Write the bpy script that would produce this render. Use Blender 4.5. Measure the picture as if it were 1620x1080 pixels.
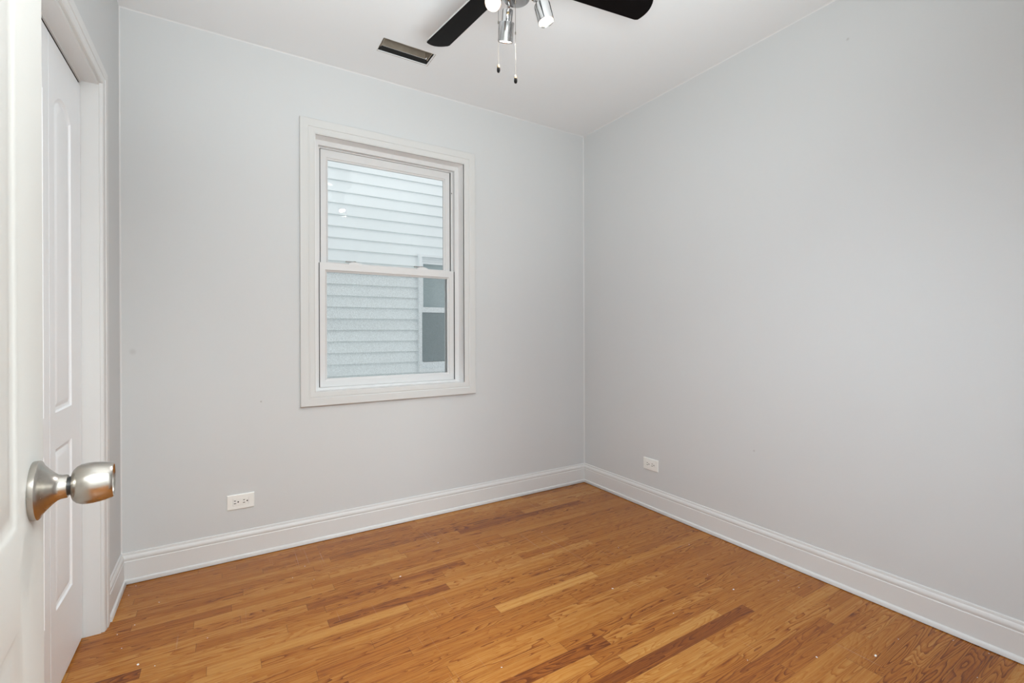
import bpy, bmesh, math, random
from mathutils import Vector, Matrix

for _o in list(bpy.data.objects):
    bpy.data.objects.remove(_o)
SC = bpy.context.scene
COL = SC.collection
PI = math.pi

# ------------------------------------------------------------------ camera
YAW, PITCH, ROLL = math.radians(31.711), math.radians(-0.0598), math.radians(-0.185)
FPX, CAM_H = 737.26, 1.095
cy, sy = math.cos(YAW), math.sin(YAW)
right = Vector((cy, -sy, 0)); fwd = Vector((sy, cy, 0)); up = Vector((0, 0, 1))
fwd2 = fwd * math.cos(PITCH) + up * math.sin(PITCH)
up2 = up * math.cos(PITCH) - fwd * math.sin(PITCH)
r3 = right * math.cos(ROLL) + up2 * math.sin(ROLL)
u3 = up2 * math.cos(ROLL) - right * math.sin(ROLL)
cam = bpy.data.cameras.new('camera')
cam.sensor_width = 36.0
cam.lens = FPX * 36.0 / 1620.0
cam.shift_y = -(540 - 524.75) / 1620.0
cam.clip_start = 0.02
camo = bpy.data.objects.new('camera', cam)
COL.objects.link(camo)
M = Matrix.Identity(4)
for i in range(3):
    M[i][0] = r3[i]; M[i][1] = u3[i]; M[i][2] = -fwd2[i]
M[2][3] = CAM_H
camo.matrix_world = M
SC.camera = camo

# ------------------------------------------------------------------ view, world, lights
SC.view_settings.view_transform = 'Standard'
SC.view_settings.look = 'None'
SC.view_settings.gamma = 1.0
SC.view_settings.use_curve_mapping = False
SC.view_settings.exposure = 0.06
SC.cycles.use_denoising = True
SC.cycles.max_bounces = 14
SC.cycles.diffuse_bounces = 8
SC.cycles.glossy_bounces = 5
SC.cycles.transparent_max_bounces = 12
SC.cycles.sample_clamp_indirect = 6.0
SC.cycles.caustics_reflective = False
SC.cycles.caustics_refractive = False

world = bpy.data.worlds.new('overcast_sky'); SC.world = world
world.use_nodes = True
_bg = world.node_tree.nodes['Background']
_bg.inputs['Color'].default_value = (0.96, 0.98, 1.0, 1)
_bg.inputs['Strength'].default_value = 1.36

SPOT_W = 3.1         # watts of each fan spotlight
HALL_FILL_W = 150.0         # watts of the added, unseen hallway fill light
BOUNCE_W = 198.0       # the photographer's flash, bounced off the ceiling above the doorway
WALL_FILL_W = 62.0      # added unseen fill lamp beside the doorway
SPOT_COL = (1.0, 0.97, 0.95)
HALL_FILL_COL = (0.92, 1.0, 1.01)

def aimed_spot(name, watts, col, loc, aim, cone, soft):
    l = bpy.data.lights.new(name, 'SPOT'); l.energy = watts; l.color = col
    l.spot_size = math.radians(cone); l.spot_blend = 1.0; l.shadow_soft_size = soft
    o = bpy.data.objects.new(name, l); COL.objects.link(o); o.location = loc
    o.rotation_euler = (Vector(aim) - Vector(loc)).to_track_quat('-Z', 'Y').to_euler()
aimed_spot('bounce_flash', BOUNCE_W, (0.92, 1.0, 1.015), (0.35, 0.15, 1.25), (0.60, 0.95, 2.51), 125, 0.34)
aimed_spot('low_wall_fill', WALL_FILL_W, (0.86, 1.0, 1.12), (0.42, 0.08, 1.25), (2.10, 1.25, 0.15), 122, 0.20)  # added fill lamp that brightens the lower right wall

# ------------------------------------------------------------------ room dimensions
XL, XR, YB, YF, H = -0.385, 2.2376, 2.62, 0.03, 2.5135

# ------------------------------------------------------------------ materials
def new_mat(name):
    m = bpy.data.materials.new(name); m.use_nodes = True
    nt = m.node_tree
    return m, nt, nt.nodes['Principled BSDF']

def L(nt, a, b): nt.links.new(a, b)

def simple(name, col, rough=0.5, metal=0.0, spec=0.5, bump=None, var=0.0):
    m, nt, p = new_mat(name)
    p.inputs['Base Color'].default_value = (*col, 1)
    p.inputs['Roughness'].default_value = rough
    p.inputs['Metallic'].default_value = metal
    p.inputs['Specular IOR Level'].default_value = spec
    if bump or var:
        tc = nt.nodes.new('ShaderNodeTexCoord')
        n = nt.nodes.new('ShaderNodeTexNoise')
        n.inputs['Scale'].default_value = bump[0] if bump else 6.0
        n.inputs['Detail'].default_value = 3
        L(nt, tc.outputs['Object'], n.inputs['Vector'])
        if bump:
            b = nt.nodes.new('ShaderNodeBump')
            b.inputs['Strength'].default_value = bump[1]
            b.inputs['Distance'].default_value = bump[2]
            L(nt, n.outputs['Fac'], b.inputs['Height'])
            L(nt, b.outputs['Normal'], p.inputs['Normal'])
        if var:
            n2 = nt.nodes.new('ShaderNodeTexNoise'); n2.inputs['Scale'].default_value = 5.0
            L(nt, tc.outputs['Object'], n2.inputs['Vector'])
            r = nt.nodes.new('ShaderNodeMapRange')
            r.inputs['To Min'].default_value = max(0.02, rough - var)
            r.inputs['To Max'].default_value = rough + var
            L(nt, n2.outputs['Fac'], r.inputs['Value'])
            L(nt, r.outputs['Result'], p.inputs['Roughness'])
    return m

def emit(name, col, strength):
    m, nt, p = new_mat(name)
    p.inputs['Base Color'].default_value = (0.9, 0.9, 0.9, 1)
    p.inputs['Emission Color'].default_value = (*col, 1)
    p.inputs['Emission Strength'].default_value = strength
    return m

def glass(name, tint=(0.97, 0.985, 0.98), refl=1.0):
    m, nt, p = new_mat(name)
    nt.nodes.remove(p)
    out = nt.nodes['Material Output']
    tr = nt.nodes.new('ShaderNodeBsdfTransparent'); tr.inputs['Color'].default_value = (*tint, 1)
    gl = nt.nodes.new('ShaderNodeBsdfGlossy'); gl.inputs['Roughness'].default_value = 0.0
    fr = nt.nodes.new('ShaderNodeFresnel'); fr.inputs['IOR'].default_value = 1.45
    mx = nt.nodes.new('ShaderNodeMixShader')
    L(nt, fr.outputs['Fac'], mx.inputs['Fac'])
    L(nt, tr.outputs['BSDF'], mx.inputs[1]); L(nt, gl.outputs['BSDF'], mx.inputs[2])
    L(nt, mx.outputs['Shader'], out.inputs['Surface'])
    return m

def screen_mat(name):
    # fine woven mesh: wires too thin to resolve, so partly see-through grey
    m, nt, p = new_mat(name)
    out = nt.nodes['Material Output']
    p.inputs['Base Color'].default_value = (0.22, 0.25, 0.26, 1)
    p.inputs['Roughness'].default_value = 0.6
    tr = nt.nodes.new('ShaderNodeBsdfTransparent')
    tc = nt.nodes.new('ShaderNodeTexCoord')
    n = nt.nodes.new('ShaderNodeTexNoise'); n.inputs['Scale'].default_value = 260.0
    n.inputs['Detail'].default_value = 2
    L(nt, tc.outputs['Object'], n.inputs['Vector'])
    mr = nt.nodes.new('ShaderNodeMapRange')
    mr.inputs['From Min'].default_value = 0.3; mr.inputs['From Max'].default_value = 0.7
    mr.inputs['To Min'].default_value = 0.03; mr.inputs['To Max'].default_value = 0.15
    L(nt, n.outputs['Fac'], mr.inputs['Value'])
    mx = nt.nodes.new('ShaderNodeMixShader')
    L(nt, mr.outputs['Result'], mx.inputs['Fac'])
    L(nt, tr.outputs['BSDF'], mx.inputs[1]); L(nt, p.outputs['BSDF'], mx.inputs[2])
    L(nt, mx.outputs['Shader'], out.inputs['Surface'])
    return m

def wall_mat(name, col, marks=()):
    """flat paint with a faint roller texture; marks = small scuffs at given object points"""
    m, nt, p = new_mat(name)
    p.inputs['Roughness'].default_value = 0.62
    p.inputs['Specular IOR Level'].default_value = 0.35
    tc = nt.nodes.new('ShaderNodeTexCoord')
    n = nt.nodes.new('ShaderNodeTexNoise'); n.inputs['Scale'].default_value = 140; n.inputs['Detail'].default_value = 4
    L(nt, tc.outputs['Object'], n.inputs['Vector'])
    b = nt.nodes.new('ShaderNodeBump'); b.inputs['Strength'].default_value = 0.06; b.inputs['Distance'].default_value = 0.002
    L(nt, n.outputs['Fac'], b.inputs['Height']); L(nt, b.outputs['Normal'], p.inputs['Normal'])
    prev = None
    rgb = nt.nodes.new('ShaderNodeRGB'); rgb.outputs[0].default_value = (*col, 1)
    prev = rgb.outputs[0]
    for (x, y, z, r, k) in marks:
        d = nt.nodes.new('ShaderNodeVectorMath'); d.operation = 'DISTANCE'
        d.inputs[1].default_value = (x, y, z)
        L(nt, tc.outputs['Object'], d.inputs[0])
        mr = nt.nodes.new('ShaderNodeMapRange')
        mr.inputs['From Min'].default_value = r * 0.3; mr.inputs['From Max'].default_value = r
        mr.inputs['To Min'].default_value = k; mr.inputs['To Max'].default_value = 0
        L(nt, d.outputs['Value'], mr.inputs['Value'])
        mx = nt.nodes.new('ShaderNodeMix'); mx.data_type = 'RGBA'
        mx.inputs[7].default_value = (0.30, 0.28, 0.27, 1)
        L(nt, mr.outputs['Result'], mx.inputs[0]); L(nt, prev, mx.inputs[6])
        prev = mx.outputs[2]
    L(nt, prev, p.inputs['Base Color'])
    return m

def oak_mat():
    m, nt, p = new_mat('oak_strip_floor')
    N = nt.nodes.new
    uv = N('ShaderNodeUVMap'); uv.uv_map = 'board'
    at = N('ShaderNodeAttribute'); at.attribute_name = 'board_info'   # tone, random, length
    sep = N('ShaderNodeSeparateXYZ'); L(nt, at.outputs['Vector'], sep.inputs[0])
    suv = N('ShaderNodeSeparateXYZ'); L(nt, uv.outputs['UV'], suv.inputs[0])
    tone, rnd, blen = sep.outputs[0], sep.outputs[1], sep.outputs[2]
    u, v = suv.outputs[0], suv.outputs[1]
    def mth(op, a, b=None, c=None):
        n = N('ShaderNodeMath'); n.operation = op
        for i, x in enumerate((a, b, c)):
            if x is None: continue
            if isinstance(x, (int, float)): n.inputs[i].default_value = x
            else: L(nt, x, n.inputs[i])
        return n.outputs[0]
    def comb(x, y, z):
        n = N('ShaderNodeCombineXYZ')
        for i, q in enumerate((x, y, z)):
            if isinstance(q, (int, float)): n.inputs[i].default_value = q
            else: L(nt, q, n.inputs[i])
        return n.outputs[0]
    off = mth('MULTIPLY', rnd, 61.7)
    # cathedral figure: contour lines of a stretched noise field
    gv = comb(mth('ADD', mth('MULTIPLY', u, 1.9), off), mth('MULTIPLY', v, 0.95), mth('MULTIPLY', rnd, 17.0))
    n1 = N('ShaderNodeTexNoise'); n1.inputs['Scale'].default_value = 1.0; n1.inputs['Detail'].default_value = 2.0
    n1.inputs['Roughness'].default_value = 0.35; n1.inputs['Distortion'].default_value = 0.25
    L(nt, gv, n1.inputs['Vector'])
    gvj = comb(mth('MULTIPLY', u, 22.0), mth('MULTIPLY', v, 3.0), off)
    nj = N('ShaderNodeTexNoise'); nj.inputs['Scale'].default_value = 1.0; nj.inputs['Detail'].default_value = 3
    L(nt, gvj, nj.inputs['Vector'])
    ringf = mth('ADD', mth('MULTIPLY', n1.outputs['Fac'], 19.0), mth('MULTIPLY', nj.outputs['Fac'], 0.55))
    fr = mth('FRACT', ringf)
    ring = mth('POWER', fr, 3.2)                     # sharp dark late-wood edge
    # strength of the figure differs from board to board
    fs = N('ShaderNodeMapRange'); fs.inputs['To Min'].default_value = 0.25; fs.inputs['To Max'].default_value = 1.0
    L(nt, mth('FRACT', mth('MULTIPLY', rnd, 13.37)), fs.inputs['Value'])
    ring = mth('MULTIPLY', ring, fs.outputs['Result'])
    # straight streaks
    sv = comb(mth('ADD', mth('MULTIPLY', u, 1.3), off), mth('MULTIPLY', v, 9.0), mth('MULTIPLY', rnd, 5.0))
    n2 = N('ShaderNodeTexNoise'); n2.inputs['Scale'].default_value = 1.0; n2.inputs['Detail'].default_value = 5.0
    n2.inputs['Roughness'].default_value = 0.6
    L(nt, sv, n2.inputs['Vector'])
    # fine open pores
    pv = comb(mth('MULTIPLY', u, 34.0), mth('MULTIPLY', v, 42.0), off)
    n3 = N('ShaderNodeTexNoise'); n3.inputs['Scale'].default_value = 1.0; n3.inputs['Detail'].default_value = 2.0
    L(nt, pv, n3.inputs['Vector'])
    pore = N('ShaderNodeMapRange'); pore.inputs['From Min'].default_value = 0.56; pore.inputs['From Max'].default_value = 0.72
    L(nt, n3.outputs['Fac'], pore.inputs['Value'])
    # sparse knots
    kv = comb(mth('ADD', mth('MULTIPLY', u, 7.0), off), mth('MULTIPLY', v, 0.42), mth('MULTIPLY', rnd, 9.0))
    n4 = N('ShaderNodeTexNoise'); n4.inputs['Scale'].default_value = 1.0; n4.inputs['Detail'].default_value = 1.0
    L(nt, kv, n4.inputs['Vector'])
    knot = N('ShaderNodeMapRange'); knot.inputs['From Min'].default_value = 0.74; knot.inputs['From Max'].default_value = 0.84
    L(nt, n4.outputs['Fac'], knot.inputs['Value'])
    # tone -1..1 into the ramp, pushed about by grain
    t = mth('ADD', mth('MULTIPLY', tone, 0.42), 0.48)
    t = mth('ADD', t, mth('MULTIPLY', mth('SUBTRACT', n2.outputs['Fac'], 0.5), 0.85))
    t = mth('ADD', t, mth('MULTIPLY', ring, 0.62))
    t = mth('ADD', t, mth('MULTIPLY', pore.outputs['Result'], 0.20))
    t = mth('ADD', t, mth('MULTIPLY', knot.outputs['Result'], 0.55))
    t = mth('SUBTRACT', t, 0.10)
    rmp = N('ShaderNodeValToRGB')
    els = rmp.color_ramp.elements
    cols = [(0.0, (0.520, 0.265, 0.074)), (0.30, (0.425, 0.180, 0.036)), (0.52, (0.345, 0.122, 0.019)),
            (0.76, (0.245, 0.071, 0.012)), (1.0, (0.125, 0.033, 0.007))]
    els[0].position = cols[0][0]; els[0].color = (*cols[0][1], 1)
    els[1].position = cols[-1][0]; els[1].color = (*cols[-1][1], 1)
    for pos, c in cols[1:-1]:
        e = els.new(pos); e.color = (*c, 1)
    L(nt, t, rmp.inputs['Fac'])
    # seams between boards
    ev = mth('MINIMUM', v, mth('SUBTRACT', 1.0, v))
    seam_v = mth('LESS_THAN', ev, 0.010)
    eu = mth('MINIMUM', u, mth('SUBTRACT', blen, u))
    seam_u = mth('LESS_THAN', eu, 0.0009)
    seam = mth('MULTIPLY', mth('MAXIMUM', seam_v, seam_u), 0.55)
    mx = N('ShaderNodeMix'); mx.data_type = 'RGBA'
    mx.inputs[7].default_value = (0.10, 0.035, 0.012, 1)
    L(nt, seam, mx.inputs[0]); L(nt, rmp.outputs['Color'], mx.inputs[6])
    # pale scratches across the boards
    tc = N('ShaderNodeTexCoord')
    mp = N('ShaderNodeMapping'); mp.inputs['Rotation'].default_value = (0, 0, 0.25); mp.inputs['Scale'].default_value = (190.0, 1.6, 1)
    L(nt, tc.outputs['Object'], mp.inputs['Vector'])
    n5 = N('ShaderNodeTexNoise'); n5.inputs['Scale'].default_value = 1.0; n5.inputs['Detail'].default_value = 1.0
    L(nt, mp.outputs['Vector'], n5.inputs['Vector'])
    n6 = N('ShaderNodeTexNoise'); n6.inputs['Scale'].default_value = 2.3; n6.inputs['Detail'].default_value = 2
    L(nt, tc.outputs['Object'], n6.inputs['Vector'])
    sc1 = N('ShaderNodeMapRange'); sc1.inputs['From Min'].default_value = 0.66; sc1.inputs['From Max'].default_value = 0.72
    L(nt, n5.outputs['Fac'], sc1.inputs['Value'])
    sc2 = N('ShaderNodeMapRange'); sc2.inputs['From Min'].default_value = 0.55; sc2.inputs['From Max'].default_value = 0.66
    L(nt, n6.outputs['Fac'], sc2.inputs['Value'])
    scr = mth('MULTIPLY', mth('MULTIPLY', sc1.outputs['Result'], sc2.outputs['Result']), 0.22)
    mx2 = N('ShaderNodeMix'); mx2.data_type = 'RGBA'
    mx2.inputs[7].default_value = (0.60, 0.46, 0.33, 1)
    L(nt, scr, mx2.inputs[0]); L(nt, mx.outputs[2], mx2.inputs[6])
    L(nt, mx2.outputs[2], p.inputs['Base Color'])
    rr = mth('ADD', 0.19, mth('MULTIPLY', n2.outputs['Fac'], 0.12))
    L(nt, rr, p.inputs['Roughness'])
    p.inputs['Specular IOR Level'].default_value = 0.26
    hgt = mth('SUBTRACT', 1.0, mth('ADD', mth('MULTIPLY', seam, 1.4), mth('MULTIPLY', pore.outputs['Result'], 0.10)))
    b = N('ShaderNodeBump'); b.inputs['Strength'].default_value = 0.22; b.inputs['Distance'].default_value = 0.0015
    L(nt, hgt, b.inputs['Height']); L(nt, b.outputs['Normal'], p.inputs['Normal'])
    return m

def brushed(name, col, rough):
    m, nt, p = new_mat(name)
    p.inputs['Base Color'].default_value = (*col, 1)
    p.inputs['Metallic'].default_value = 1.0
    tc = nt.nodes.new('ShaderNodeTexCoord')
    mp = nt.nodes.new('ShaderNodeMapping'); mp.inputs['Scale'].default_value = (40, 40, 40)
    n = nt.nodes.new('ShaderNodeTexNoise'); n.inputs['Scale'].default_value = 1.0
    L(nt, tc.outputs['Object'], mp.inputs['Vector']); L(nt, mp.outputs['Vector'], n.inputs['Vector'])
    r = nt.nodes.new('ShaderNodeMapRange')
    r.inputs['To Min'].default_value = rough - 0.02; r.inputs['To Max'].default_value = rough + 0.02
    L(nt, n.outputs['Fac'], r.inputs['Value']); L(nt, r.outputs['Result'], p.inputs['Roughness'])
    return m

def vent_mat():
    m, nt, p = new_mat('galvanised_duct')
    tc = nt.nodes.new('ShaderNodeTexCoord')
    n = nt.nodes.new('ShaderNodeTexNoise'); n.inputs['Scale'].default_value = 30
    L(nt, tc.outputs['Object'], n.inputs['Vector'])
    r = nt.nodes.new('ShaderNodeValToRGB')
    r.color_ramp.elements[0].color = (0.30, 0.25, 0.195, 1); r.color_ramp.elements[1].color = (0.44, 0.375, 0.30, 1)
    L(nt, n.outputs['Fac'], r.inputs['Fac']); L(nt, r.outputs['Color'], p.inputs['Base Color'])
    p.inputs['Roughness'].default_value = 0.55; p.inputs['Metallic'].default_value = 0.35
    return m

MAT = dict(
    wall=wall_mat('pale_grey_wall_paint', (0.600, 0.609, 0.612)),
    wall_b=wall_mat('pale_grey_wall_paint_scuffed', (0.600, 0.609, 0.612), marks=((0.155, YB, 0.751, 0.006, 0.6), (-0.342, YB, 1.011, 0.016, 0.22))),
    wall_r=wall_mat('pale_grey_wall_paint_dented', (0.600, 0.609, 0.612), marks=((XR, 1.338, 0.498, 0.007, 0.35), (XR, 0.925, 2.320, 0.008, 0.35))),
    ceil=wall_mat('white_ceiling_paint', (0.765, 0.775, 0.785)),
    caulk=simple('pale_painted_caulk', (0.68, 0.68, 0.68), 0.5, bump=(120, 0.1, 0.001)),
    trim=simple('white_semi_gloss_trim', (0.665, 0.665, 0.66), 0.42, spec=0.4, bump=(60, 0.03, 0.001), var=0.05),
    door=simple('white_door_paint', (0.60, 0.60, 0.575), 0.48, spec=0.28, bump=(45, 0.04, 0.001), var=0.05),
    closet=simple('cool_white_door_paint', (0.83, 0.85, 0.87), 0.36, bump=(45, 0.04, 0.001), var=0.05),
    vinyl=simple('white_vinyl', (0.68, 0.68, 0.68), 0.40, bump=(50, 0.02, 0.001)),
    win_trim=simple('white_window_trim', (0.615, 0.615, 0.605), 0.5, spec=0.3, bump=(60, 0.03, 0.001)),
    jamb_daylit=simple('daylit_white_jamb', (0.84, 0.84, 0.84), 0.35, bump=(50, 0.02, 0.001)),  # lighter colour standing in for daylight on the window reveal
    sash_shade=simple('dark_sash_gap_shade', (0.03, 0.03, 0.033), 0.9, bump=(300, 0.2, 0.001)),  # black colour standing in for shade in the sash gaps
    plate=simple('white_plastic', (0.82, 0.82, 0.79), 0.35, bump=(80, 0.01, 0.0005)),
    slot=simple('black_slot', (0.015, 0.015, 0.015), 0.6, bump=(80, 0.01, 0.0005)),
    nickel=brushed('satin_nickel', (0.46, 0.43, 0.39), 0.27),
    chrome=simple('polished_chrome', (0.56, 0.56, 0.56), 0.16, metal=1.0, bump=(30, 0.01, 0.0005)),
    dark_metal=simple('dark_metal', (0.05, 0.05, 0.05), 0.4, metal=0.8, bump=(60, 0.02, 0.0005)),
    chain=simple('dull_steel_chain', (0.24, 0.22, 0.19), 0.5, metal=1.0, bump=(60, 0.02, 0.0005)),
    brass=simple('aged_brass', (0.20, 0.145, 0.08), 0.4, metal=1.0, bump=(60, 0.02, 0.0005)),
    blade=simple('dark_walnut_blade', (0.0030, 0.0022, 0.0022), 0.40, spec=0.06, bump=(40, 0.03, 0.0005)),
    blade_edge_lit=simple('lit_blade_edge', (0.45, 0.45, 0.45), 0.4, bump=(40, 0.02, 0.0005)),  # edges coloured pale for the light they catch
    pull=simple('black_pull_tip', (0.0025, 0.002, 0.002), 0.5, spec=0.08, bump=(60, 0.02, 0.0005)),
    duct=vent_mat(),
    recess_shade=simple('dark_recess_shade', (0.012, 0.011, 0.010), 0.8, bump=(30, 0.1, 0.002)),  # near-black colour standing in for shade inside narrow gaps
    plaster=simple('broken_plaster_edge', (0.40, 0.36, 0.31), 0.9, bump=(90, 0.6, 0.003)),
    bulb=emit('lit_bulb', (1.0, 0.94, 0.84), 14.0),
    bulb_halo=emit('warm_bulb_halo_glow', (1.0, 0.80, 0.48), 1.15),  # emission painted in as the warm halo around each bulb
    hall_fill_glow=emit('lit_hall_fill_shade', (1.0, 0.97, 0.92), 3.0),  # glow of the added hallway fill fixture
    glass=glass('window_glass'),
    screen=screen_mat('insect_screen_mesh'),
    siding=simple('white_vinyl_siding', (0.80, 0.835, 0.85), 0.5, bump=(25, 0.08, 0.002)),
    nb_trim=simple('white_vinyl_trim', (0.82, 0.85, 0.87), 0.45, bump=(25, 0.03, 0.001)),
    nb_glass=simple('grey_blue_pane', (0.36, 0.425, 0.44), 0.08, bump=(4, 0.02, 0.002)),
    nb_screen=simple('dark_pane_screen', (0.23, 0.275, 0.29), 0.5, bump=(120, 0.6, 0.004)),
    concrete=simple('concrete', (0.40, 0.40, 0.38), 0.9, bump=(20, 0.3, 0.004)),
    chip=simple('white_paint_chip', (0.85, 0.83, 0.78), 0.6, bump=(200, 0.2, 0.0005)),
    oak=oak_mat(),
)

# ------------------------------------------------------------------ mesh helpers
def link(name, bm, mat, parent=None, smooth=False, bevel=None, autosmooth=None):
    bmesh.ops.recalc_face_normals(bm, faces=bm.faces)
    me = bpy.data.meshes.new(name)
    bm.to_mesh(me); bm.free()
    mats = mat if isinstance(mat, (list, tuple)) else [mat]
    for mm in mats: me.materials.append(mm)
    o = bpy.data.objects.new(name, me)
    COL.objects.link(o)
    if parent is not None: o.parent = parent
    if smooth or autosmooth:
        for p in me.polygons: p.use_smooth = True
        ang = autosmooth or 40
        # mark sharp edges above the angle
        b2 = bmesh.new(); b2.from_mesh(me)
        for e in b2.edges:
            if len(e.link_faces) == 2 and e.calc_face_angle(0) > math.radians(ang):
                e.smooth = False
        b2.to_mesh(me); b2.free()
    if bevel:
        md = o.modifiers.new('bevel', 'BEVEL'); md.width = bevel; md.segments = 2
        md.limit_method = 'ANGLE'; md.angle_limit = math.radians(40)
    return o

def empty(name, loc=(0, 0, 0), rotz=0.0):
    o = bpy.data.objects.new(name, None)
    o.empty_display_size = 0.1
    COL.objects.link(o)
    o.location = loc; o.rotation_euler = (0, 0, rotz)
    return o

def thing(o, label, cat, group=None):
    o['label'] = label; o['category'] = cat
    if group: o['group'] = group
    return o

def struct(o, label=None, cat=None):
    o['kind'] = 'structure'
    if label: o['label'] = label
    if cat: o['category'] = cat
    return o

def box(bm, a, b, mi=0):
    x0, y0, z0 = a; x1, y1, z1 = b
    vs = [bm.verts.new(p) for p in ((x0, y0, z0), (x1, y0, z0), (x1, y1, z0), (x0, y1, z0), (x0, y0, z1), (x1, y0, z1), (x1, y1, z1), (x0, y1, z1))]
    for f in ((0, 3, 2, 1), (4, 5, 6, 7), (0, 1, 5, 4), (1, 2, 6, 5), (2, 3, 7, 6), (3, 0, 4, 7)):
        fa = bm.faces.new([vs[i] for i in f]); fa.material_index = mi
    return vs

def lathe(bm, prof, mat=Matrix.Identity(4), seg=40, mi=0):
    """prof = [(r, z)...] turned about local Z, then moved by mat"""
    rings = []
    for r, z in prof:
        if r < 1e-6:
            rings.append([bm.verts.new(mat @ Vector((0, 0, z)))])
        else:
            rings.append([bm.verts.new(mat @ Vector((r * math.cos(2 * PI * i / seg), r * math.sin(2 * PI * i / seg), z))) for i in range(seg)])
    for a, b in zip(rings, rings[1:]):
        if len(a) == 1 and len(b) == 1: continue
        for i in range(seg):
            j = (i + 1) % seg
            if len(a) == 1: f = bm.faces.new((a[0], b[i], b[j]))
            elif len(b) == 1: f = bm.faces.new((a[i], a[j], b[0]))
            else: f = bm.faces.new((a[i], a[j], b[j], b[i]))
            f.material_index = mi

def axis_mat(p, d):
    d = Vector(d).normalized()
    q = d.to_track_quat('Z', 'Y')
    return Matrix.Translation(Vector(p)) @ q.to_matrix().to_4x4()

def tube(bm, pts, r, seg=10):
    pts = [Vector(p) for p in pts]
    rings = []
    for i, p in enumerate(pts):
        t = (pts[min(i + 1, len(pts) - 1)] - pts[max(i - 1, 0)]).normalized()
        m = axis_mat(p, t)
        rings.append([bm.verts.new(m @ Vector((r * math.cos(2 * PI * k / seg), r * math.sin(2 * PI * k / seg), 0))) for k in range(seg)])
    for a, b in zip(rings, rings[1:]):
        for k in range(seg):
            j = (k + 1) % seg
            bm.faces.new((a[k], a[j], b[j], b[k]))
    bm.faces.new(list(reversed(rings[0]))); bm.faces.new(rings[-1])

def sweep(bm, prof, path, to3, closed):
    """prof: closed polygon [(inset, height)]; path corners are functions of inset -> 2D; to3 maps (a, b, height) to 3D"""
    loops = []
    for corner in path:
        loops.append([bm.verts.new(to3(*corner(t), h)) for t, h in prof])
    n = len(prof)
    pairs = list(zip(loops, loops[1:]))
    if closed: pairs.append((loops[-1], loops[0]))
    for a, b in pairs:
        for i in range(n):
            j = (i + 1) % n
            bm.faces.new((a[i], a[j], b[j], b[i]))
    if not closed:
        bm.faces.new(list(reversed(loops[0]))); bm.faces.new(loops[-1])

def rect_path(a0, b0, a1, b1):
    return [lambda t: (a0 + t, b0 + t), lambda t: (a1 - t, b0 + t), lambda t: (a1 - t, b1 - t), lambda t: (a0 + t, b1 - t)]

CASING = [(0, 0), (0, 0.0175), (0.002, 0.0195), (0.036, 0.0195), (0.040, 0.0180), (0.042, 0.0150), (0.046, 0.0150),
          (0.049, 0.0165), (0.058, 0.0150), (0.066, 0.0130), (0.069, 0.0130), (0.071, 0.0110), (0.074, 0.0105), (0.074, 0)]

def plate_with_holes(bm, a0, b0, a1, b1, holes, to3, th):
    """rectangular plate with rectangular holes, built as a grid of solid cells"""
    A = sorted({a0, a1, *[q for h in holes for q in (h[0], h[2])]})
    B = sorted({b0, b1, *[q for h in holes for q in (h[1], h[3])]})
    def solid(i, j):
        if i < 0 or j < 0 or i >= len(A) - 1 or j >= len(B) - 1: return False
        ca, cb = (A[i] + A[i + 1]) / 2, (B[j] + B[j + 1]) / 2
        return not any(h[0] < ca < h[2] and h[1] < cb < h[3] for h in holes)
    cache = {}
    def V(i, j, k):
        key = (i, j, k)
        if key not in cache: cache[key] = bm.verts.new(to3(A[i], B[j], th * k))
        return cache[key]
    for i in range(len(A) - 1):
        for j in range(len(B) - 1):
            if not solid(i, j): continue
            for k in (0, 1):
                bm.faces.new((V(i, j, k), V(i + 1, j, k), V(i + 1, j + 1, k), V(i, j + 1, k)))
            for di, dj, e in ((-1, 0, ((i, j), (i, j + 1))), (1, 0, ((i + 1, j), (i + 1, j + 1))), (0, -1, ((i, j), (i + 1, j))), (0, 1, ((i, j + 1), (i + 1, j + 1)))):
                if not solid(i + di, j + dj):
                    p, q = e
                    bm.faces.new((V(*p, 0), V(*q, 0), V(*q, 1), V(*p, 1)))

# ------------------------------------------------------------------ the setting: walls, floor, ceiling
WIN = (0.400, 0.772, 1.275, 2.142)         # hole in the back wall: x0, z0, x1, z1
CL0, CL1, CLZ = 1.513, 2.232, 1.997        # closet opening: y0, y1, head height
VENT = (0.661, 2.236, 0.921, 2.350)        # hole in the ceiling
DR0, DR1, DRZ = -0.150, 0.640, 2.045       # doorway the picture is taken from

bm = bmesh.new(); plate_with_holes(bm, XL - 0.12, 0, XR + 0.12, H + 0.25, [WIN], lambda a, b, t: Vector((a, YB + t, b)), 0.20)
struct(link('wall_back', bm, MAT['wall_b']))
bm = bmesh.new(); box(bm, (XR, -0.09, 0), (XR + 0.12, YB, H))
struct(link('wall_right', bm, MAT['wall_r']))
bm = bmesh.new(); plate_with_holes(bm, -0.09, 0, YB, H, [(CL0 - 0.012, -1, CL1 + 0.012, CLZ + 0.012)], lambda a, b, t: Vector((XL - t, a, b)), 0.12)
struct(link('wall_left', bm, MAT['wall']))
bm = bmesh.new(); plate_with_holes(bm, XL, 0, XR, H, [(DR0 - 0.015, -1, DR1 + 0.015, DRZ + 0.015)], lambda a, b, t: Vector((a, YF - t, b)), 0.12)
struct(link('wall_front', bm, MAT['wall']))
bm = bmesh.new(); plate_with_holes(bm, -1.3, -1.75, XR + 0.12, YB + 0.2, [VENT], lambda a, b, t: Vector((a, b, H + t)), 0.02)
struct(link('ceiling', bm, MAT['ceil']))
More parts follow.
